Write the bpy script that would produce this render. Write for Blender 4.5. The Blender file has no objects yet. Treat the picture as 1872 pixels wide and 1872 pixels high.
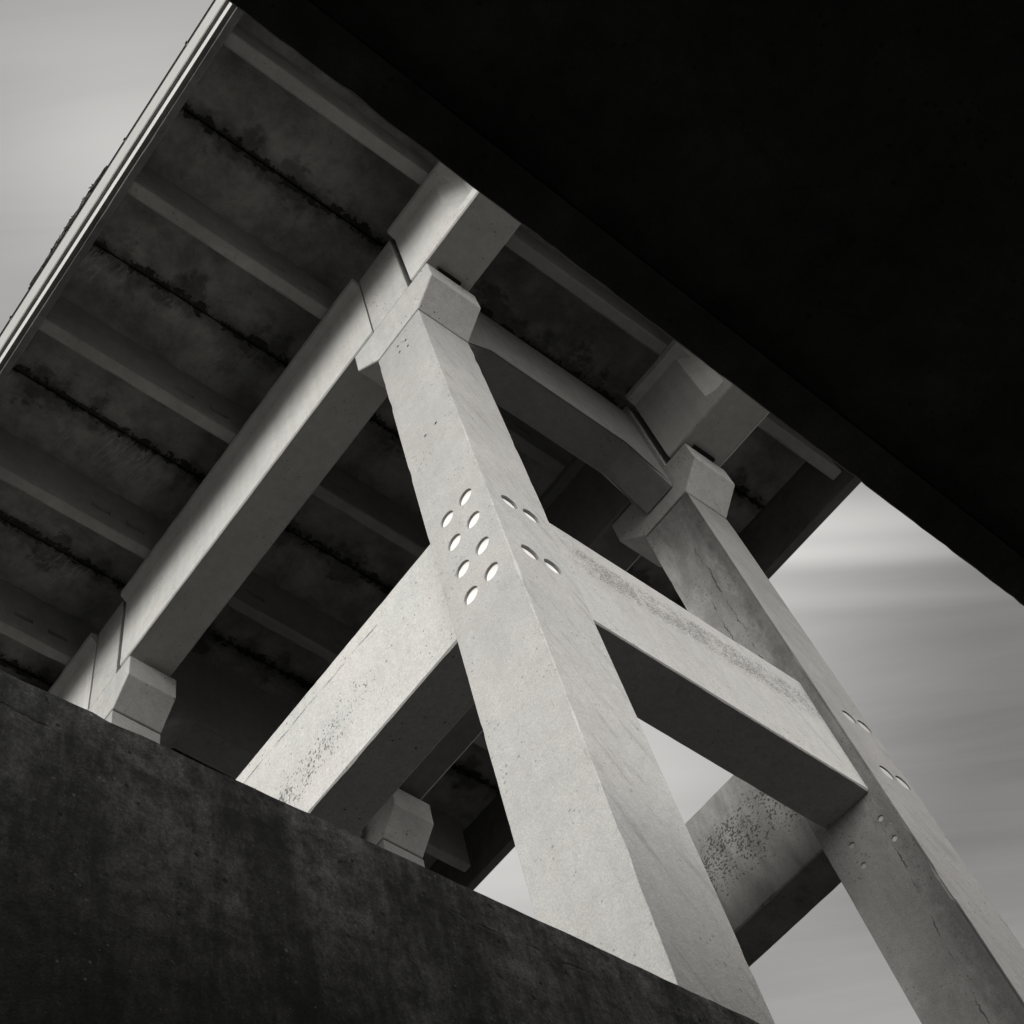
import bpy, bmesh, math, random
from mathutils import Vector, Matrix, noise as mnoise
random.seed(4)
sc = bpy.context.scene
S = 2.0                      # metres per layout unit (all builders below take layout units)
# ---------------------------------------------------------------- camera
cam_d = bpy.data.cameras.new('camera'); cam = bpy.data.objects.new('camera', cam_d)
sc.collection.objects.link(cam); sc.camera = cam
M = Matrix(((0.80924663, -0.48679858, -0.32885717),
            (-0.58227144, -0.73893806, -0.33901404),
            (-0.07797352, 0.4658301, -0.88143204)))
cam.matrix_world = M.to_4x4()
cam_d.sensor_width = 36.0; cam_d.lens = 36.0 * 2561.2 / 1872.0
cam_d.shift_x = (936.0 - 615.0) / 1872.0; cam_d.shift_y = 5.0 / 1872.0
cam_d.clip_start = 0.05; cam_d.clip_end = 2000
# ---------------------------------------------------------------- world + sun
SUN_AZ = (-0.998, 0.05)      # horizontal direction towards the light
SUN_EL = math.radians(17)
w = bpy.data.worlds.new('World'); sc.world = w; w.use_nodes = True
nt = w.node_tree; nt.nodes.clear()

class G:
    """tiny node-graph helper"""
    def __init__(s, nt): s.nt = nt
    def node(s, t, **k):
        n = s.nt.nodes.new(t)
        for a, b in k.items(): setattr(n, a, b)
        return n
    def put(s, sock, v):
        if isinstance(v, bpy.types.NodeSocket): s.nt.links.new(v, sock)
        else: sock.default_value = v
    def m(s, op, a, b=None, c=None, clamp=False):
        n = s.node('ShaderNodeMath', operation=op, use_clamp=clamp)
        s.put(n.inputs[0], a)
        if b is not None: s.put(n.inputs[1], b)
        if c is not None: s.put(n.inputs[2], c)
        return n.outputs[0]
    def add(s, a, b): return s.m('ADD', a, b)
    def sub(s, a, b): return s.m('SUBTRACT', a, b)
    def mul(s, a, b): return s.m('MULTIPLY', a, b)
    def ramp(s, v, a, b, lo=0.0, hi=1.0):
        n = s.node('ShaderNodeMapRange', interpolation_type='SMOOTHSTEP')
        s.put(n.inputs[0], v); s.put(n.inputs[1], a); s.put(n.inputs[2], b)
        s.put(n.inputs[3], lo); s.put(n.inputs[4], hi); return n.outputs[0]
    def vscale(s, v, sx, sy, sz):
        n = s.node('ShaderNodeVectorMath', operation='MULTIPLY')
        s.put(n.inputs[0], v); n.inputs[1].default_value = (sx, sy, sz); return n.outputs[0]
    def vadd(s, v, o):
        n = s.node('ShaderNodeVectorMath', operation='ADD')
        s.put(n.inputs[0], v); n.inputs[1].default_value = o; return n.outputs[0]
    def noise(s, v, scale, detail=4, rough=0.55, dist=0.0):
        n = s.node('ShaderNodeTexNoise'); s.put(n.inputs['Vector'], v)
        n.inputs['Scale'].default_value = scale; n.inputs['Detail'].default_value = detail
        n.inputs['Roughness'].default_value = rough; n.inputs['Distortion'].default_value = dist
        return n.outputs[0]
    def voro(s, v, scale, rnd=1.0, feature='F1'):
        n = s.node('ShaderNodeTexVoronoi', feature=feature); s.put(n.inputs['Vector'], v)
        n.inputs['Scale'].default_value = scale; n.inputs['Randomness'].default_value = rnd
        return n.outputs[0], n.outputs[1]
    def sep(s, v):
        n = s.node('ShaderNodeSeparateXYZ'); s.put(n.inputs[0], v); return n.outputs
    def comb(s, a, b, c):
        n = s.node('ShaderNodeCombineXYZ')
        for i, q in enumerate((a, b, c)): s.put(n.inputs[i], q)
        return n.outputs[0]
    def tint(s, v, r=1.0, g=0.985, b=0.945):
        return s.comb(s.mul(v, r), s.mul(v, g), s.mul(v, b))

g = G(nt)
out = g.node('ShaderNodeOutputWorld'); bg = g.node('ShaderNodeBackground')
sky = g.node('ShaderNodeTexSky', sky_type='NISHITA')
sky.sun_disc = False; sky.sun_elevation = SUN_EL
sky.sun_rotation = math.atan2(SUN_AZ[0], SUN_AZ[1])
sky.air_density = 1.0; sky.dust_density = 3.0; sky.ozone_density = 1.0
bw = g.node('ShaderNodeRGBToBW'); g.put(bw.inputs[0], sky.outputs[0])
tc = g.node('ShaderNodeTexCoord').outputs['Generated']
x, y, z = g.sep(tc)
zc = g.m('MAXIMUM', z, 0.12)
u = g.m('DIVIDE', x, zc); v = g.m('DIVIDE', y, zc)
# drifting overcast: bands drawn out along the wind direction
a1 = g.add(g.mul(u, 0.809), g.mul(v, -0.582))
a2 = g.add(g.mul(u, 0.582), g.mul(v, 0.809))
pv = g.comb(g.mul(a1, 0.55), g.mul(a2, 2.6), 0.0)
n1 = g.noise(pv, 1.9, 3, 0.45, 0.35)
n3 = g.noise(g.comb(g.mul(a1, 1.1), g.add(g.mul(a2, 9.0), g.mul(a1, 0.9)), 1.0), 1.6, 5, 0.6, 0.6)
n2 = g.noise(g.comb(a1, a2, 3.7), 1.3, 2, 0.45, 0.2)
v1 = g.ramp(a1, 0.30, 0.70, 0.57, 0.205)
kk = g.ramp(a2, 0.90, 1.08)
v1 = g.add(g.mul(v1, g.sub(1.0, kk)), g.mul(0.30, kk))
ka = g.ramp(a1, 0.0, 0.2)
v1 = g.add(g.mul(v1, ka), g.mul(0.40, g.sub(1.0, ka)))
dx = g.mul(g.add(a1, 0.06), 0.7); dy = g.sub(a2, 0.235)
bl = g.ramp(g.m('SQRT', g.add(g.mul(dx, dx), g.mul(dy, dy))), 0.12, 0.0)
wob = g.mul(g.sub(n2, 0.5), 0.05)
s1 = g.ramp(g.m('ABSOLUTE', g.add(g.sub(a2, 0.588), wob)), 0.020, 0.0)
s2 = g.ramp(g.m('ABSOLUTE', g.add(g.sub(a2, 0.555), wob)), 0.045, 0.0)
s3 = g.ramp(g.m('ABSOLUTE', g.add(g.sub(a2, 0.632), wob)), 0.020, 0.0)
fa = g.mul(g.ramp(a1, 0.80, 0.50), ka)
stk = g.mul(fa, g.add(g.mul(s1, 0.14), g.add(g.mul(s2, 0.16), g.mul(s3, 0.06))))
cl = g.add(g.add(g.mul(g.sub(n1, 0.5), 0.26), g.mul(g.sub(n3, 0.5), 0.13)), g.mul(g.sub(n2, 0.5), 0.14))
cloud = g.m('MAXIMUM', g.add(g.add(v1, cl), g.add(g.mul(bl, 0.17), stk)), 0.1)
# bright sky lobe added out of view behind the camera to light the -Y faces
gl = g.add(g.add(g.mul(x, -0.30), g.mul(y, -0.77)), g.mul(z, 0.56))
lobe = g.mul(g.ramp(gl, 0.50, 0.96), g.ramp(z, -0.02, 0.24))
LOBE = 4.6
tot = g.add(g.add(cloud, g.mul(lobe, LOBE)), g.mul(bw.outputs[0], 0.008))
# horizon glows added out of view to lift dim facets and edges
hz = g.mul(g.mul(g.ramp(z, 0.42, 0.12), g.ramp(g.add(g.mul(x, 0.6), g.mul(y, 0.8)), 0.0, 0.5)), 0.75)
hy = g.mul(g.mul(g.ramp(z, 0.30, 0.08), g.ramp(y, -0.55, -0.9)), 3.0)
tot = g.add(tot, g.add(hz, hy))
tot = g.mul(tot, g.ramp(z, -0.03, 0.05, 0.03, 1.0))
g.put(bg.inputs[0], g.tint(tot, 1.0, 0.985, 0.96)); bg.inputs[1].default_value = 1.0
nt.links.new(bg.outputs[0], out.inputs[0])

sd = bpy.data.lights.new('sun', 'SUN'); so = bpy.data.objects.new('sun', sd); sc.collection.objects.link(so)
sd.energy = 3.1; sd.angle = math.radians(16); sd.color = (1.0, 0.985, 0.95)
d = Vector((SUN_AZ[0] * math.cos(SUN_EL), SUN_AZ[1] * math.cos(SUN_EL), math.sin(SUN_EL)))
so.rotation_euler = d.to_track_quat('Z', 'Y').to_euler()
sc.view_settings.view_transform = 'Standard'; sc.view_settings.look = 'None'
sc.view_settings.exposure = 0.0; sc.view_settings.gamma = 1.0
sc.view_settings.use_curve_mapping = False
sc.render.engine = 'CYCLES'; sc.cycles.max_bounces = 6; sc.cycles.diffuse_bounces = 4

# ---------------------------------------------------------------- materials
def concrete(name, base=0.38, grime=0.25, speck=0.25, pits=0.5, streak=0.15, bump=0.5,
             extra=None, rough=0.9, tint=(1.0, 0.985, 0.95), fine=230.0):
    """weathered concrete; coordinates are world position in layout units"""
    m = bpy.data.materials.new(name); m.use_nodes = True
    nt = m.node_tree; nt.nodes.clear(); g = G(nt)
    out = g.node('ShaderNodeOutputMaterial'); b = g.node('ShaderNodeBsdfPrincipled')
    nt.links.new(b.outputs[0], out.inputs[0])
    p = g.vscale(g.node('ShaderNodeNewGeometry').outputs['Position'], 1 / S, 1 / S, 1 / S)
    X, Y, Z = g.sep(p)
    big = g.noise(p, 1.7, 4, 0.6, 0.4)
    mid = g.noise(p, 9.0, 5, 0.65, 0.3)
    fin = g.noise(p, fine * 0.40, 4, 0.75)
    gr = g.noise(p, 34.0, 4, 0.7, 0.3)
    st = g.noise(g.vscale(p, 14, 14, 0.9), 1.0, 4, 0.6, 0.3)
    f = g.m('MULTIPLY_ADD', g.sub(big, 0.5), grime * 2.2, 1.0)
    f = g.mul(f, g.m('MULTIPLY_ADD', g.sub(mid, 0.5), grime * 1.6, 1.0))
    f = g.mul(f, g.m('MULTIPLY_ADD', g.sub(fin, 0.5), speck * 3.2, 1.0))
    f = g.mul(f, g.m('MULTIPLY_ADD', g.sub(gr, 0.5), speck * 1.3, 1.0))
    f = g.mul(f, g.m('MULTIPLY_ADD', g.sub(st, 0.5), streak * 2.0, 1.0))
    # air-bubble pits, patchy
    vd, vc = g.voro(p, 38.0)
    patch = g.ramp(g.noise(p, 3.1, 3, 0.6), 0.40, 0.62, 0.25, 1.0)
    rad = g.mul(g.m('POWER', g.sep(vc)[0], 3.0), 0.34)
    pit = g.mul(g.m('LESS_THAN', vd, g.mul(rad, patch)), pits)
    f = g.mul(f, g.m('MULTIPLY_ADD', pit, -0.75, 1.0))
    dark = None
    h = g.add(g.mul(fin, 0.35), g.mul(mid, 0.5)); h = g.sub(h, g.mul(pit, 0.6))
    if extra:
        f, h = extra(g, p, X, Y, Z, f, h)
    f = g.mul(f, base)
    f = g.m('MAXIMUM', f, 0.008)
    # slight warm/cool drift in hue
    wv = g.m('MULTIPLY_ADD', g.sub(g.noise(p, 2.3, 3, 0.5), 0.5), 0.10, 1.0)
    col = g.comb(g.mul(g.mul(f, tint[0]), wv), g.mul(f, tint[1]), g.mul(f, tint[2]))
    nt.links.new(col, b.inputs['Base Color'])
    b.inputs['Roughness'].default_value = rough
    b.inputs['Specular IOR Level'].default_value = 0.25
    bp = g.node('ShaderNodeBump'); bp.inputs['Strength'].default_value = bump
    bp.inputs['Distance'].default_value = 0.02
    g.put(bp.inputs['Height'], h); nt.links.new(bp.outputs[0], b.inputs['Normal'])
    return m

def box_mask(g, lst):
    """product of soft ranges: (value, lo0, lo1, hi0, hi1)"""
    r = None
    for v, a, b, c, d in lst:
        t = g.mul(g.ramp(v, a, b), g.ramp(v, c, d, 1.0, 0.0))
        r = t if r is None else g.mul(r, t)
    return r

def flecks(g, p, mask, sx, sy, sz, scale, amount, f, h, dark=0.8):
    mask = g.mul(mask, g.ramp(g.noise(p, 7.0, 5, 0.7), 0.34, 0.56, 0.55, 1.08))
    n = g.noise(g.vscale(p, sx, sy, sz), scale, 2, 0.5, 0.5)
    thr = g.m('MULTIPLY_ADD', mask, -amount, 0.80)
    k = g.ramp(g.sub(n, thr), 0.0, 0.03)
    k = g.mul(k, g.m('GREATER_THAN', mask, 0.02))
    return g.mul(f, g.m('MULTIPLY_ADD', k, -dark, 1.0)), g.sub(h, g.mul(k, 0.5))

def crack(g, p, along, across, c0, slope, lo, hi, f, h, wob=0.10, width=0.006, seed=0.0):
    n = g.noise(g.comb(along, seed, 0.0), 3.2, 6, 0.72)
    line = g.m('MULTIPLY_ADD', along, slope, c0)
    line = g.add(line, g.mul(g.sub(n, 0.5), wob * 2))
    line = g.add(line, g.mul(g.sub(g.noise(g.comb(along, seed + 3, 0.0), 24.0, 4, 0.7), 0.5), 0.03))
    dist = g.m('ABSOLUTE', g.sub(across, line))
    w = g.mul(g.ramp(g.noise(g.comb(along, seed + 5, 0.0), 6.0, 3, 0.6), 0.38, 0.62), width)
    k = g.mul(g.m('LESS_THAN', dist, w), g.mul(g.m('GREATER_THAN', along, lo), g.m('LESS_THAN', along, hi)))
    return g.mul(f, g.m('MULTIPLY_ADD', k, -0.62, 1.0)), g.sub(h, g.mul(k, 0.8))

def ex_leg2(g, p, X, Y, Z, f, h):
    for a in ((Z, Y, 2.13, 0.0, 6.9, 8.7, 0.05), (Z, Y, 2.36, -0.055, 4.2, 5.6, 0.05), (Z, Y, 2.23, 0.0, 7.2, 8.2, 0.03)):
        f, h = crack(g, p, a[0], a[1], a[2], a[3], a[4], a[5], f, h, a[6], 0.0055, a[2] * 3)
    ny = g.m('LESS_THAN', Y, 1.955)
    shade_streaks = g.mul(ny, g.ramp(g.add(Z, g.mul(g.noise(p, 3.0, 4, 0.6), 1.5)), 8.6, 4.6, 0.22, 0.50))  # -Y face toned down, more so lower: shade put into the colour
    q = g.comb(g.add(X, g.mul(Z, 0.55)), Y, g.mul(Z, 0.16))
    shade_streaks = g.add(shade_streaks, g.mul(ny, g.ramp(g.noise(q, 15.0, 6, 0.72, 0.6), 0.50, 0.72, 0.0, 0.18)))
    f = g.mul(f, g.sub(1.0, shade_streaks))
    # rain-dark staining, strengthened to paint in the face's shade, heaviest along the outer arris
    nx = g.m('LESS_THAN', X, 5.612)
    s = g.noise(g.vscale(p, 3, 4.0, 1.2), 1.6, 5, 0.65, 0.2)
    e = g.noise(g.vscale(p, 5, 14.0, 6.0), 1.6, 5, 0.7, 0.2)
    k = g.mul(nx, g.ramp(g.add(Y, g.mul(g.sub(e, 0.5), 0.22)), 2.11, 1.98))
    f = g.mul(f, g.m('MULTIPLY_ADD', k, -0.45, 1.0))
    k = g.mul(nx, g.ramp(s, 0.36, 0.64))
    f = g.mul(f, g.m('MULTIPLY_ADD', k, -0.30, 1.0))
    low = g.mul(nx, g.ramp(g.add(Z, g.mul(s, 1.4)), 6.9, 5.2))  # face darkened towards its foot: light falloff painted into the colour
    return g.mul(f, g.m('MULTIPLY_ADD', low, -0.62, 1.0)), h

def ex_legside(g, p, X, Y, Z, f, h):
    # diagonal weathering streaks on the -Y face
    q = g.comb(g.add(X, g.mul(Z, 0.55)), Y, g.mul(Z, 0.16))
    s = g.noise(q, 15.0, 6, 0.72, 0.6)
    ny = g.m('LESS_THAN', Y, 1.96)
    k = g.mul(ny, g.ramp(s, 0.50, 0.70))
    return g.mul(f, g.m('MULTIPLY_ADD', k, -0.24, 1.0)), h

def ex_strutA(g, p, X, Y, Z, f, h):
    f, h = crack(g, p, Y, Z, 6.61, 0.015, 3.0, 5.2, f, h, 0.035, 0.007, 2.0)
    c = g.m('MULTIPLY_ADD', Y, -0.19, 6.86)
    dz = g.m('ABSOLUTE', g.sub(Z, c))
    mk = g.mul(g.ramp(dz, 0.30, 0.02), g.ramp(Y, 2.6, 3.5))
    f, h = flecks(g, p, mk, 1, 1.0, 0.7, 66.0, 0.255, f, h, 0.65)
    mk2 = g.mul(g.ramp(g.noise(p, 1.6, 2), 0.45, 0.6), 0.6)
    return flecks(g, p, mk2, 1, 1, 1, 80.0, 0.20, f, h, 0.6)

def ex_strutB(g, p, X, Y, Z, f, h):
    mk = g.mul(box_mask(g, [(Z, 6.30, 6.50, 6.66, 6.78)]), g.ramp(X, 3.45, 3.8))
    mk = g.mul(mk, g.ramp(X, 6.0, 5.2, 0.55, 1.0))
    f, h = flecks(g, p, mk, 1.0, 1, 1.7, 74.0, 0.30, f, h, 0.5)
    q = g.comb(g.add(X, g.mul(Z, 0.5)), Y, g.mul(Z, 0.12))
    k = g.ramp(g.noise(q, 16.0, 4, 0.6, 0.3), 0.55, 0.75)
    return g.mul(f, g.m('MULTIPLY_ADD', k, -0.22, 1.0)), h

def ex_strutA2(g, p, X, Y, Z, f, h):
    mk = g.mul(g.ramp(Z, 5.85, 6.25), g.ramp(Z, 6.72, 6.45))
    f, h = flecks(g, p, mk, 1, 0.9, 1.0, 58.0, 0.275, f, h, 0.68)
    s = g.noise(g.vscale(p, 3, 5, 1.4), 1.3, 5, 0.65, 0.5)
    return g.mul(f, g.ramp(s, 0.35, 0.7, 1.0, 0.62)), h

def ex_soffit(g, p, X, Y, Z, f, h):
    # leakage at the slab joints: black ragged stains with pale lime runs
    t = g.m('FRACT', g.m('DIVIDE', g.add(g.sub(Y, 2.156), 137.0), 1.37))
    t = g.mul(g.sub(t, g.m('GREATER_THAN', t, 0.5)), 1.37)      # signed distance to the joint
    n = g.noise(g.vscale(p, 1, 1.4, 0), 3.6, 7, 0.72, 0.15)
    wv = g.noise(g.vscale(p, 1.2, 0.4, 0), 2.0, 3, 0.6)
    reach = g.m('MULTIPLY_ADD', g.ramp(wv, 0.42, 0.75), 0.30, 0.05)
    d = g.sub(g.m('ABSOLUTE', t), g.mul(reach, g.ramp(n, 0.3, 0.62)))
    k = g.ramp(d, 0.12, -0.04)
    k = g.m('MAXIMUM', k, g.ramp(g.m('ABSOLUTE', t), 0.035, 0.012))
    k = g.mul(k, 0.62)
    rag = g.noise(g.vscale(p, 1, 1, 0), 7.0, 7, 0.75, 0.1)
    core = g.ramp(g.sub(g.m('ABSOLUTE', g.add(t, 0.01)), g.mul(g.ramp(rag, 0.38, 0.62), 0.075)), 0.012, -0.008)
    k = g.m('MAXIMUM', k, core)
    f = g.mul(f, g.m('MULTIPLY_ADD', k, -0.88, 1.0))
    cloud = g.noise(p, 2.4, 6, 0.7, 0.1)
    f = g.mul(f, g.ramp(cloud, 0.32, 0.68, 0.60, 1.2))
    # lime runs
    q = g.comb(g.mul(g.add(X, g.mul(Y, 0.25)), 9.0), g.mul(Y, 1.1), 0.0)
    r = g.noise(q, 1.6, 4, 0.7, 0.6)
    r = g.mul(g.ramp(g.m('ABSOLUTE', g.sub(r, 0.5)), 0.030, 0.006), g.ramp(g.noise(p, 1.9, 2), 0.42, 0.54))
    r = g.mul(r, box_mask(g, [(t, 0.0, 0.06, 0.25, 0.5)]))
    r = g.mul(r, g.mul(g.ramp(X, 3.0, 2.6), g.ramp(Y, 3.3, 3.6)))
    return g.add(g.mul(f, g.m('SUBTRACT', 1.0, g.mul(r, 0.4))), g.mul(r, 0.8)), h

def ex_wall(g, p, X, Y, Z, f, h):
    s = g.noise(g.vscale(p, 6.0, 6.0, 1.0), 1.5, 6, 0.68, 0.15)
    f = g.mul(f, g.ramp(s, 0.36, 0.62, 0.40, 1.35))
    b2 = g.noise(p, 16.0, 8, 0.82, 0.0)
    f = g.mul(f, g.ramp(b2, 0.35, 0.65, 0.42, 1.6))
    b3 = g.noise(p, 130.0, 4, 0.8)
    f = g.mul(f, g.ramp(b3, 0.30, 0.70, 0.6, 1.4))
    # darker low down and towards the low-X end
    low_dark = g.ramp(g.add(g.add(Z, g.mul(X, 0.22)), g.mul(g.noise(p, 2.6, 4, 0.6), 0.7)), 2.25, 3.05, 0.28, 1.2)
    f = g.mul(f, low_dark)
    # pale lichen specks
    lp = g.ramp(g.noise(g.vscale(p, 1, 1, 2.0), 5.5, 4, 0.7), 0.48, 0.66, 0.28, 1.0)
    for sc_, kk, am in ((55.0, 0.32, 1.6), (105.0, 0.36, 1.0)):
        vd, vc = g.voro(p, sc_)
        k = g.m('LESS_THAN', vd, g.mul(g.mul(g.m('POWER', g.sep(vc)[1], 4.0), kk), lp))
        f = g.add(f, g.mul(k, am))
    pr = g.noise(p, 48.0, 3, 0.6, 0.4)
    pk = g.mul(g.ramp(pr, 0.66, 0.72), g.ramp(g.noise(p, 6.0, 3, 0.6), 0.5, 0.66))
    f = g.add(f, g.mul(pk, 1.3))
    vd2, vc2 = g.voro(p, 30.0)
    k2 = g.m('LESS_THAN', vd2, g.mul(g.m('POWER', g.sep(vc2)[0], 3.0), 0.20))
    f = g.mul(f, g.m('MULTIPLY_ADD', k2, -0.8, 1.0))
    h = g.sub(h, g.mul(k2, 0.8))
    # ragged lift joint under the coping with dark seepage
    wob = g.mul(g.sub(g.noise(p, 4.5, 5, 0.65), 0.5), 0.085)
    jl = g.sub(g.add(Z, wob), 2.375)
    seg = g.ramp(g.noise(g.vscale(p, 1, 1, 0.2), 5.4, 4), 0.50, 0.60)
    j = g.mul(g.ramp(g.m('ABSOLUTE', jl), 0.006, 0.001), seg)
    sp = g.mul(g.mul(g.ramp(jl, 0.012, -0.004), g.ramp(jl, -0.11, -0.01)), g.ramp(g.noise(g.vscale(p, 3, 3, 1), 3.0, 4, 0.6), 0.45, 0.62))
    f = g.mul(f, g.m('MULTIPLY_ADD', g.m('MAXIMUM', g.mul(j, 0.4), sp), -0.65, 1.0))
    return f, g.sub(h, g.mul(j, 0.3))

MT = {
 'leg':   concrete('pale_leg_concrete', 0.29, 0.16, 0.27, 0.45, 0.08, 0.6, ex_legside),
 'leg2':  concrete('stained_shaded_leg_concrete', 0.265, 0.16, 0.26, 0.5, 0.12, 0.5, ex_leg2),
 'girder_dark':concrete('shaded_girder_concrete', 0.16, 0.30, 0.14, 0.5, 0.16, 0.3),  # girder concrete darkened: shade on the right girder put into the colour
 'head':  concrete('bearing_head_concrete', 0.36, 0.22, 0.22, 1.0, 0.12, 0.6),
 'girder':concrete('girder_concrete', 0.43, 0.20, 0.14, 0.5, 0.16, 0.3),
 'beam':  concrete('cross_beam_concrete', 0.21, 0.25, 0.18, 0.6, 0.15, 0.4),
 'strutA':concrete('strut_concrete_cracked', 0.37, 0.13, 0.30, 0.9, 0.08, 0.6, ex_strutA),
 'strutB':concrete('strut_concrete_speckled', 0.305, 0.15, 0.26, 0.5, 0.10, 0.5, ex_strutB),
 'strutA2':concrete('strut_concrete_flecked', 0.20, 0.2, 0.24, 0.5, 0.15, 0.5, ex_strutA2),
 'rib':   concrete('deck_rib_concrete', 0.30, 0.30, 0.12, 0.5, 0.10, 0.3),
 'soffit':concrete('leaking_soffit_concrete', 0.32, 0.20, 0.12, 0.5, 0.0, 0.3, ex_soffit),
 'kerb':  concrete('edge_beam_concrete', 0.16, 0.5, 0.2, 0.5, 0.1, 0.5),
 'fascia':concrete('painted_fascia_concrete', 0.27, 0.08, 0.06, 0.1, 0.05, 0.1),
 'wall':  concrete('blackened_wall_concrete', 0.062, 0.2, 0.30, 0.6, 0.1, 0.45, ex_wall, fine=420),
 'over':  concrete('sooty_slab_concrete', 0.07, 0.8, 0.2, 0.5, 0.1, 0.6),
 'plug':  concrete('white_mortar', 0.60, 0.16, 0.16, 0.0, 0.0, 0.15),
 'plug3': concrete('pale_mortar', 0.31, 0.1, 0.1, 0.0, 0.0, 0.15),
 'plug2': concrete('grey_mortar', 0.30, 0.2, 0.2, 0.2, 0.0, 0.2),
 'band':  concrete('bright_fascia_band', 0.36, 0.08, 0.06, 0.1, 0.05, 0.1),
 'strip': concrete('lit_edge_white', 0.85, 0.05, 0.05, 0.0, 0.0, 0.05),  # white for the lit girder edge, drawn by an added strip
 'ground':concrete('packed_gravel', 0.032, 0.4, 0.5, 0.5, 0.0, 1.0),
}
def metal(name, c, r=0.5):
    m = bpy.data.materials.new(name); m.use_nodes = True; g = G(m.node_tree)
    b = m.node_tree.nodes['Principled BSDF']
    n = g.noise(g.node('ShaderNodeNewGeometry').outputs['Position'], 20.0, 4)
    g.put(b.inputs['Base Color'], g.tint(g.m('MULTIPLY_ADD', n, c, c * 0.5)))
    b.inputs['Metallic'].default_value = 0.6; b.inputs['Roughness'].default_value = r
    return m
MT['steel'] = metal('dull_railing_steel', 0.04)
MT['bearing'] = metal('black_bearing_rubber', 0.02, 0.8)

# ---------------------------------------------------------------- builders
COL = sc.collection
def tag(o, label=None, cat=None, group=None, kind=None):
    if label: o['label'] = label
    if cat: o['category'] = cat
    if group: o['group'] = group
    if kind: o['kind'] = kind
    return o
def thing(name, loc, label, cat, group=None):
    o = bpy.data.objects.new(name, None); COL.objects.link(o)
    o.location = Vector(loc) * S; o.empty_display_size = 0.3
    return tag(o, label, cat, group)
def make(name, bm, mat, parent=None, smooth=False, loc=None):
    """mesh given in layout units, world-placed; origin is the parent's (or loc)"""
    org = Vector(loc) * S if loc is not None else (parent.location.copy() if parent else Vector())
    bmesh.ops.recalc_face_normals(bm, faces=bm.faces)
    me = bpy.data.meshes.new(name)
    for v in bm.verts: v.co = v.co * S - org
    bm.to_mesh(me); bm.free()
    me.materials.append(MT[mat])
    if smooth:
        for p in me.polygons: p.use_smooth = True
    o = bpy.data.objects.new(name, me); COL.objects.link(o)
    if parent: o.parent = parent
    else: o.location = org
    return o
def loft(bm, rings, cap=True):
    R = [[bm.verts.new(p) for p in r] for r in rings]
    n = len(R[0])
    for a, b in zip(R, R[1:]):
        for i in range(n):
            j = (i + 1) % n
            bm.faces.new((a[i], a[j], b[j], b[i]))
    if cap:
        bm.faces.new(R[0][::-1]); bm.faces.new(R[-1])
def hn(x, y, z): return mnoise.noise(Vector((x, y, z)))
def rough_box(bm, x0, x1, y0, y1, z0, z1, axis='z', seg=0.08, ch=0.008, chip=0.012, seed=0.0, wob=0.0, hot=None):
    """prism with worn chamfered long edges; chips eat into the arris here and there"""
    lim = {'x': (x0, x1, y0, y1, z0, z1), 'y': (y0, y1, z0, z1, x0, x1), 'z': (z0, z1, x0, x1, y0, y1)}[axis]
    t0, t1, a0, a1, b0, b1 = lim
    n = max(2, int((t1 - t0) / seg))
    rings = []
    for i in range(n + 1):
        t = t0 + (t1 - t0) * i / n
        pts = []
        for k, (a, b, da, db) in enumerate(((a0, b0, 1, 1), (a1, b0, -1, 1), (a1, b1, -1, -1), (a0, b1, 1, -1))):
            q = hn(t * 5.0, k * 7.3 + seed, 1.7); q2 = hn(t * 19.0, k * 3.3 + seed, 9.1)
            if hot and k == 0 and hot[0] < t < hot[1]: q += 0.25; q2 += 0.5
            c = ch * (1 + 0.25 * q2) + chip * max(0.0, q - 0.18) * 1.6 + chip * 0.5 * max(0, q2 - 0.3)
            ww = wob * hn(t * 1.3, k, seed + 4)
            P = (a + da * c, b + ww); Q = (a + ww, b + db * c)
            pts += [Q, P] if k in (0, 2) else [P, Q]
        if axis == 'z': rings.append([(p[0], p[1], t) for p in pts])
        elif axis == 'x': rings.append([(t, p[0], p[1]) for p in pts])
        else: rings.append([(p[1], t, p[0]) for p in pts])
    loft(bm, rings)
def box(bm, x0, x1, y0, y1, z0, z1):
    v = [bm.verts.new((x, y, z)) for x in (x0, x1) for y in (y0, y1) for z in (z0, z1)]
    for f in ((0, 1, 3, 2), (4, 6, 7, 5), (0, 4, 5, 1), (2, 3, 7, 6), (0, 2, 6, 4), (1, 5, 7, 3)):
        bm.faces.new([v[i] for i in f])
def bevel(bm, w):
    bmesh.ops.bevel(bm, geom=list(bm.edges), offset=w, segments=1, affect='EDGES')
def cyl(bm, c, axis, r, a, b, n=28):
    rings = []
    for t in (a, b):
        ring = []
        for i in range(n):
            th = 2 * math.pi * i / n; p, q = r * math.cos(th), r * math.sin(th)
            ring.append((t, c[0] + p, c[1] + q) if axis == 'x' else (c[0] + p, t, c[1] + q))
        rings.append(ring)
    loft(bm, rings)
def tube(bm, pts, r, n=6):
    pts = [Vector(p) for p in pts]; rings = []
    for i, p in enumerate(pts):
        d = (pts[min(i + 1, len(pts) - 1)] - pts[max(i - 1, 0)]).normalized()
        s = d.orthogonal().normalized(); t = d.cross(s)
        rings.append([tuple(p + s * r * math.cos(2 * math.pi * k / n) + t * r * math.sin(2 * math.pi * k / n)) for k in range(n)])
    loft(bm, rings)
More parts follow.
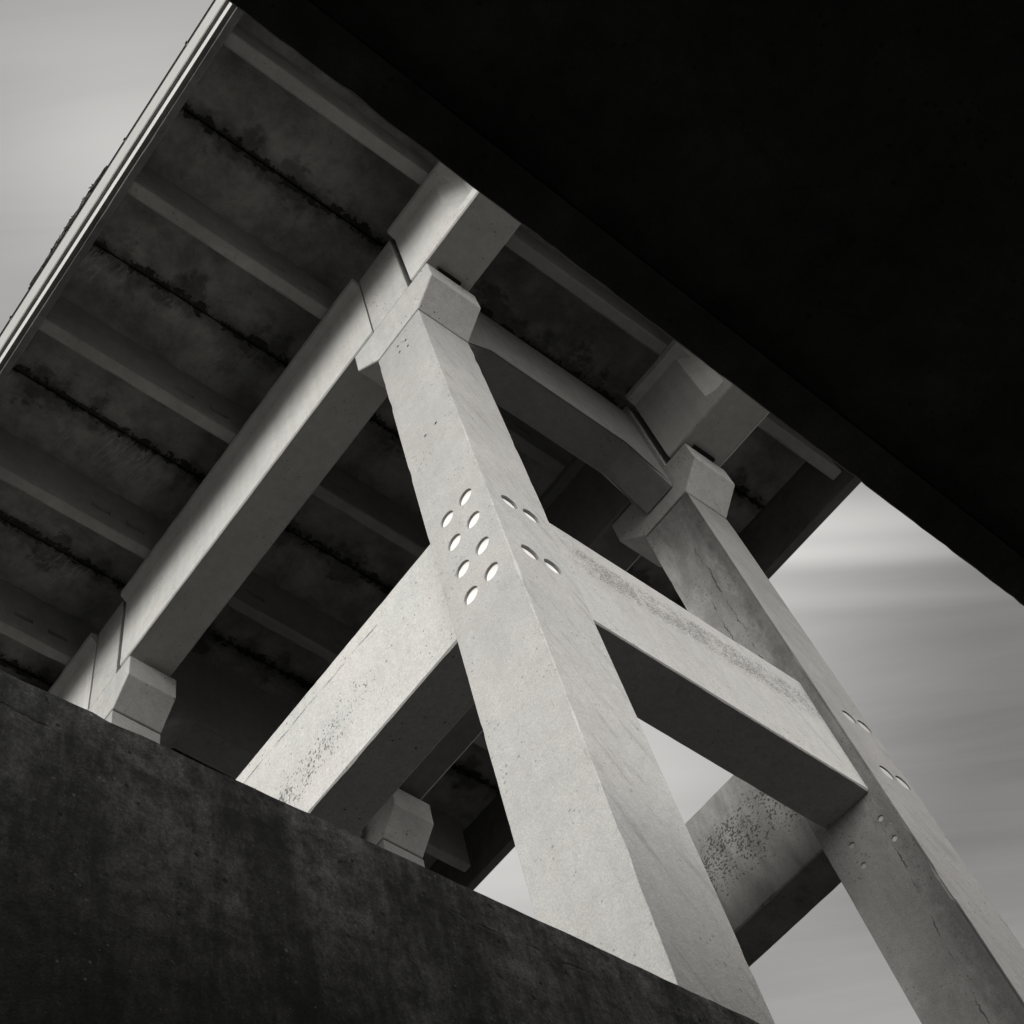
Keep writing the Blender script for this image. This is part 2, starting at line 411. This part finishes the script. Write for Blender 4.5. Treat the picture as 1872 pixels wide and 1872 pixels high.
def carve(o, bm):
    """cut the closed shapes in bm (layout units) out of mesh object o"""
    org = o.matrix_world.translation.copy() if not o.parent else o.parent.location.copy()
    bmesh.ops.recalc_face_normals(bm, faces=bm.faces)
    me = bpy.data.meshes.new('cut')
    for v in bm.verts: v.co = v.co * S - org
    bm.to_mesh(me); bm.free()
    c = bpy.data.objects.new('cut', me); COL.objects.link(c)
    c.parent = o.parent
    md = o.modifiers.new('cut', 'BOOLEAN'); md.object = c; md.operation = 'DIFFERENCE'; md.solver = 'EXACT'
    bpy.context.view_layer.update()
    dg = bpy.context.evaluated_depsgraph_get()
    new = bpy.data.meshes.new_from_object(o.evaluated_get(dg))
    o.modifiers.clear(); o.data = new
    bpy.data.objects.remove(c)

# ---------------------------------------------------------------- ground
GZ = -0.85
bm = bmesh.new()
bmesh.ops.create_grid(bm, x_segments=40, y_segments=40, size=300)
for v in bm.verts: v.co.z = GZ
tag(make('ground', bm, 'ground'), kind='structure')

# ---------------------------------------------------------------- deck
YD0, YD1 = -1.6, 15.0
JO, JP = 2.156, 1.37
deck = thing('bridge_deck', (4.5, 4.2, 11.03), 'high concrete bridge deck seen from below, carried on two long girders', 'bridge deck')
n = -3
while JO + JP * n < YD1:
    ya, yb = max(YD0, JO + JP * n), min(YD1, JO + JP * (n + 1))
    if yb > ya:
        bm = bmesh.new(); box(bm, 1.055, 7.81, ya + 0.008, yb - 0.008, 11.72 + 0.004 * (n % 2), 11.95)
        make('slab_panel', bm, 'soffit', deck)
    n += 1
bm = bmesh.new(); box(bm, 0.99, 7.88, YD0, YD1, 11.951, 12.05); make('road_surface', bm, 'soffit', deck)
yr = 1.349
n = -2
while yr + 1.369 * n < YD1 - 0.2:
    y0 = yr + 1.369 * n
    bm = bmesh.new()
    rough_box(bm, 1.057, 7.70, y0, y0 + 0.112, 11.03, 11.72, 'x', 0.15, 0.010, 0.02, n * 3.1)
    o = make('cross_rib', bm, 'rib', deck)
    bm = bmesh.new()
    for xs in (2.30, 2.66, 3.62, 3.98, 5.0):
        box(bm, xs, xs + 0.20, y0 - 0.05, y0 + 0.09, 11.25, 11.325)
    carve(o, bm)
    n += 1
# edge beams with stepped fascia (left shown, right mirrored)
for side in (-1, 1):
    def fx(x): return x if side < 0 else 8.875 - x
    def sbox(bm, xa, xb, *r): box(bm, min(fx(xa), fx(xb)), max(fx(xa), fx(xb)), *r)
    bm = bmesh.new()
    xa, xb = sorted((fx(1.054), fx(0.989)))
    rough_box(bm, xa, xb, YD0, YD1, 11.0, 11.8, 'y', 0.06, 0.006, 0.010, side * 5.0, 0.004)
    make('edge_beam', bm, 'kerb', deck)
    bm = bmesh.new(); sbox(bm, 0.988, 0.957, YD0, YD1, 11.018, 11.9); make('fascia_step', bm, 'kerb', deck)
    bm = bmesh.new(); sbox(bm, 0.956, 0.950, YD0, YD1, 11.021, 11.305); make('fascia_band', bm, 'band', deck)
    bm = bmesh.new(); sbox(bm, 0.988, 0.922, YD0, YD1, 11.308, 11.38); make('fascia_ledge', bm, 'kerb', deck)
    bm = bmesh.new(); sbox(bm, 0.975, 0.9203, YD0, YD1, 11.382, 12.08); make('parapet_panel', bm, 'fascia', deck)

rail = thing('parapet_railing', (0.925, 2.0, 12.08), 'thin dark railing along the left edge of the bridge deck', 'railing')
bm = bmesh.new(); box(bm, 0.915, 0.926, YD0, YD1, 12.235, 12.262); make('handrail', bm, 'steel', rail)
bm = bmesh.new(); box(bm, 0.921, 0.925, YD0, YD1, 12.155, 12.161); make('lower_rail', bm, 'steel', rail)
yy = -1.17
while yy < 12:
    bm = bmesh.new(); box(bm, 0.918, 0.930, yy, yy + 0.02, 12.082, 12.224); box(bm, 0.905, 0.935, yy - 0.004, yy + 0.024, 12.225, 12.234)
    make('rail_post', bm, 'steel', rail); yy += 0.98 if yy < 1.5 else 0.97
# tangle of loose cable caught on the rail
bm = bmesh.new()
rg = random.Random(7)
for k in range(7):
    ya = 3.0 + rg.random() * 0.25; yb = 4.0 + rg.random() * 0.4
    pts = []
    for i in range(22):
        t = i / 21
        pts.append((0.908 + 0.012 * math.sin(t * 9 + k) * (0.3 + rg.random() * 0.5), ya + (yb - ya) * t,
                    12.24 + 0.05 * math.sin(t * 14 + k * 2) * math.sin(math.pi * t) + rg.uniform(-.012, .012)))
    tube(bm, pts, 0.0035 + 0.003 * rg.random(), 5)
for k in range(16):
    t = rg.random(); y0 = 3.2 + t * 0.75
    tube(bm, [(0.915, y0, 12.26), (0.895 - rg.random() * .012, y0 + rg.uniform(-.05, .05), 12.26 + rg.uniform(-.05, .06)), (0.91, y0 + rg.uniform(-.1, .1), 12.22)], 0.004, 5)
tag(make('cable_tangle', bm, 'steel', None, loc=(0.91, 3.6, 12.24)), 'dark loose cable and twigs snagged on the railing at the left deck edge', 'cable')

# ---------------------------------------------------------------- girders
ZB = 9.87
def girder(name, x0, y0, y1, label, shrink=0, seedy=0.0, strip=False, mat='girder'):
    x1 = x0 + 0.414
    t = thing(name, (x0 + .2, (y0 + y1) / 2, ZB), label, 'girder', 'girders under the bridge deck')
    rings = []
    ys = [y0]
    cr = []
    if shrink < 0: cr = [1.377, 1.21]
    if shrink > 0: cr = [7.03, 7.20]
    stp = 0.12; yv = y0
    ys = sorted(set([y0, y1] + cr + [y0 + stp * i for i in range(1, int((y1 - y0) / stp))]))
    for yv in ys:
        d = 0.0
        if shrink < 0 and yv < cr[0]: d = 0.09 * min(1, (cr[0] - yv) / (cr[0] - cr[1]))
        if shrink > 0 and yv > cr[0]: d = 0.09 * min(1, (yv - cr[0]) / (cr[1] - cr[0]))
        c = 0.012 + 0.004 * hn(yv * 11, x0, seedy)
        e = 0.003 * hn(yv * 6, x0 + 3, 2)
        e2 = 0.008 * hn(yv * 9, x0 + 8, 2)
        L = [(x0 + c, ZB), (x0, ZB + c), (x0 + e * .3, ZB + .14), (x0 + d, ZB + .20), (x0 + d, 10.78), (x0 + e, 10.885), (x0 - .062 + e2, 10.945), (x0 - .062 + e2, 11.02)]
        Rr = [(x1 + .062, 11.02), (x1 + .062, 10.945), (x1, 10.885), (x1 - d, 10.78), (x1 - d, ZB + .20), (x1, ZB + .14), (x1, ZB + c), (x1 - c, ZB)]
        rings.append([(p[0], yv, p[1]) for p in L + Rr])
    bm = bmesh.new(); loft(bm, rings)
    make('girder_web', bm, mat, t)
    bm = bmesh.new()
    ya, yb = (y0 + 0.03, y0 + 0.20) if y0 > 0 else (y1 - 0.2, y1 - 0.03)
    if ya > 0 and not (y0 > 0 and y1 < 6.1):
        box(bm, x0 + 0.10, x1 - 0.10, ya, yb, 9.827, ZB - 0.002); make('bearing_pad', bm, 'bearing', t)
    else: bm.free()
    if x0 > 4 or strip:   # white strip added to draw the light-catching chamfer of the outer bottom edge
        bm = bmesh.new(); box(bm, x1 + 0.0005, x1 + 0.007, y0 + .02, y1 - .02, ZB + .004, ZB + 0.016)
        make('lit_edge_strip', bm, 'strip', t)
    return t
GX = (3.0, 5.60)
girder('bridge_girder', GX[0], YD0, 1.905, 'short visible end of the left girder above the nearest leg', -1)
girder('bridge_girder', GX[0], 2.388, 5.955, 'long brightly lit left girder between the nearest leg and the leg at lower left')
girder('bridge_girder', GX[0], 6.47, YD1, 'left girder end dropping behind the dark wall at lower left', 1)
girder('bridge_girder', GX[1], YD0, 1.905, 'water stained end of the right girder above the right hand leg', -1)
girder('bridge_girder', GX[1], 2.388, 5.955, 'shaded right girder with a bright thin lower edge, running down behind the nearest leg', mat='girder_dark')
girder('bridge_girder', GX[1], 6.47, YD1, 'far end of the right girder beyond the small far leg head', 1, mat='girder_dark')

# ---------------------------------------------------------------- legs
def rough_profile_x(bm, prof, x0, x1, ch=0.007, seed=0):
    """profile in (y,z) extruded along x, edges bevelled"""
    rings = [[(xx, p[0], p[1]) for p in prof] for xx in (x0, x1)]
    loft(bm, rings); bevel(bm, ch)
ZT = 9.30
def leg(x0, y0, label, mat, dirY, holes):
    x1, y1 = x0 + 0.46, y0 + 0.473
    if x0 > 4: x1 = x0 + 0.44
    t = thing('bridge_pier', (x0 + .23, y0 + .235, GZ), label, 'bridge pier', 'piers of the bridge tower')
    bm = bmesh.new(); rough_box(bm, x0, x1, y0, y1, GZ - 0.02, ZT, 'z', 0.04, 0.002, 0.012, x0 + y0, 0.0, (4.9, 6.4))
    sh = make('shaft', bm, mat, t)
    bmc = bmesh.new(); plugs = []
    for ax, a, b, r, dep, pl in holes:
        f = x0 if ax == 'x' else y0
        cyl(bmc, (a, b), ax, r, f - 0.1, f + dep)
        if pl:
            bm = bmesh.new(); cyl(bm, (a, b), ax, r * 0.93, f + dep - 0.004, f + dep + 0.012)
            plugs.append((bm, pl, r))
    if holes: carve(sh, bmc)
    else: bmc.free()
    for bm, pl, r in plugs: make('anchor_plug' if r > 0.03 else 'bolt_plug', bm, pl, t)
    # head: block with sloping undersides, and upright web over it
    xa, xb = x0, x1
    ym = y0 + 0.4535 / 2 + 0.005
    yh = y0 + 0.235
    prof = [(yh - .235 + .003, 9.328), (yh + .235 - .003, 9.328), (yh + .447, 9.56), (yh + .447, 9.825), (yh - .447, 9.825), (yh - .447, 9.56)]
    bm = bmesh.new(); rough_profile_x(bm, prof, xa, xb)
    hb = make('head_block', bm, 'head', t)
    bm = bmesh.new(); box(bm, xa + .02, xb - .02, yh - .2, yh + .2, ZT - .002, 9.33); make('bearing_pad', bm, 'bearing', t)
    bm = bmesh.new(); box(bm, xa + .001, xb - .03, yh - .216, yh + .205, 9.826, 11.02)
    bmesh.ops.bevel(bm, geom=[e for e in bm.edges if abs(e.verts[0].co.z - e.verts[1].co.z) > .5], offset=0.006, segments=1, affect='EDGES')
    make('head_web', bm, 'head', t)
    return t
big = [('x', yv, zv, 0.054, 0.018, 'plug') for zv in (6.652, 6.39, 6.11, 5.85) for yv in (2.087, 2.248)]
bigy = [('y', xv, zv, 0.058, 0.021, 'plug') for zv in (6.517, 5.973) for xv in (3.158, 3.308)]
small = [('x', a, b, 0.012, 0.012, 'plug2') for a, b in ((2.125, 9.11), (2.122, 8.995), (2.205, 9.165), (2.205, 9.055), (2.112, 7.674), (2.215, 7.679))]
leg(3.0, 1.937, 'nearest tall pale concrete leg with eight white plugs on its left face', 'leg', -1, big + bigy + small)
b2y = [('y', xv, zv, 0.055, 0.012, 'plug3') for zv in (6.572, 6.042) for xv in (5.818, 5.952)]
s2 = [('x', a, b, 0.019, 0.010, 'plug2') for a, b in ((2.042, 5.612), (2.037, 5.448), (2.26, 5.612), (2.261, 5.455))]
leg(5.60, 1.945, 'cracked darker concrete leg at the right edge of the bridge against the sky', 'leg2', -1, b2y + s2)
leg(3.0, 6.005, 'concrete leg head rising just above the dark wall at lower left', 'leg', 1, [])
leg(5.655, 5.92, 'small far leg head seen through the gap left of the nearest leg', 'leg', 1, [])

# ---------------------------------------------------------------- struts
def strut(x0, x1, y0, y1, z0, z1, axis, mat, label):
    bm = bmesh.new(); rough_box(bm, x0, x1, y0, y1, z0, z1, axis, 0.035, 0.008, 0.008, x0 * 3 + y0, 0.0)
    tag(make('tie_strut', bm, mat, None, loc=((x0 + x1) / 2, (y0 + y1) / 2, z0)), label, 'strut', 'tie struts between the piers')
strut(3.083, 3.40, 2.412, 6.003, 5.81, 6.80, 'y', 'strutA', 'bright cracked strut running down left from the nearest leg to the dark wall')
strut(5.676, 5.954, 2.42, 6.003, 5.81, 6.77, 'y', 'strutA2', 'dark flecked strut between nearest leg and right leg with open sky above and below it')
strut(3.462, 5.598, 2.01, 2.343, 5.81, 6.85, 'x', 'strutB', 'pale strut with a black speckled band, joining the nearest leg to the right leg')

def crossbeam(yc, label):
    ya, yb = yc - .161, yc + .161
    prof = [(3.462, 9.50), (3.82, 9.86), (5.228, 9.86), (5.598, 9.49), (5.598, 10.86), (5.3, 10.9), (3.82, 10.9), (3.462, 10.86)]
    bm = bmesh.new(); loft(bm, [[(p[0], yv, p[1]) for p in prof] for yv in (ya, yb)]); bevel(bm, 0.018)
    tag(make('cross_beam', bm, 'beam', None, loc=(4.53, yc, 9.86)), label, 'beam', 'cross beams between the pier heads')
crossbeam(2.155, 'dim cross beam with angled ends between the nearest leg head and the right leg head')
crossbeam(6.25, 'dark cross beam with an angled end just above the wall, right of the lower left leg head')

# ---------------------------------------------------------------- foreground wall and slab
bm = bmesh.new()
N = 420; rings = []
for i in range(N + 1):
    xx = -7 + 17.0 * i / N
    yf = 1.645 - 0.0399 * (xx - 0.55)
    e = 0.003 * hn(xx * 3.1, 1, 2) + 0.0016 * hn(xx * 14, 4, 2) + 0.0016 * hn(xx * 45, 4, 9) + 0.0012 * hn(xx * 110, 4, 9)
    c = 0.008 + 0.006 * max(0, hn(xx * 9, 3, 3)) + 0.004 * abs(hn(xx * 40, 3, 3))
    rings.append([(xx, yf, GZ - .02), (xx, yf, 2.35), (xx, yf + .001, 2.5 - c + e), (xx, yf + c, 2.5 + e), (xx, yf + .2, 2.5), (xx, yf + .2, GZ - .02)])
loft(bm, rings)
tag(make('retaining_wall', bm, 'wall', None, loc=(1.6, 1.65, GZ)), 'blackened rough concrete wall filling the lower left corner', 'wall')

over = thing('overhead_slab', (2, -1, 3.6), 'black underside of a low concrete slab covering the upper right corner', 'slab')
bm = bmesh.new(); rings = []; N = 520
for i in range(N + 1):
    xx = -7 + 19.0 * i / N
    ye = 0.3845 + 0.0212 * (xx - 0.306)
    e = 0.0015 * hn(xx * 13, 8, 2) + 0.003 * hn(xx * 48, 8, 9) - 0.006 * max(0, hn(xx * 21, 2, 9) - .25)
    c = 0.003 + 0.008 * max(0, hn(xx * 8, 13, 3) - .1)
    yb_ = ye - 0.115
    rings.append([(xx, yb_, 3.6), (xx, ye + e - c, 3.6), (xx, ye + e, 3.6 + c), (xx, ye + e, 4.35), (xx, yb_, 4.35)])  # lip top raised out of view to shade the lower legs
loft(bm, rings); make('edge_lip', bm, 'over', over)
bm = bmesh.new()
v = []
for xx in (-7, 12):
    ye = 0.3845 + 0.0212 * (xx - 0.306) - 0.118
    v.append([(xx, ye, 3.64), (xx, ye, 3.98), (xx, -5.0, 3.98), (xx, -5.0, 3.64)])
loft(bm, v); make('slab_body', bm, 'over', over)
bm = bmesh.new(); rough_box(bm, -7, 12, -5.3, -5.01, GZ - .02, 3.98, 'x', 0.3)  # unseen wall added to keep low light off the foreground wall
tag(make('added_rear_wall', bm, 'over', None, loc=(2, -5.1, GZ)), 'added unseen wall behind the viewer, blocking low light under the overhead slab', 'wall')
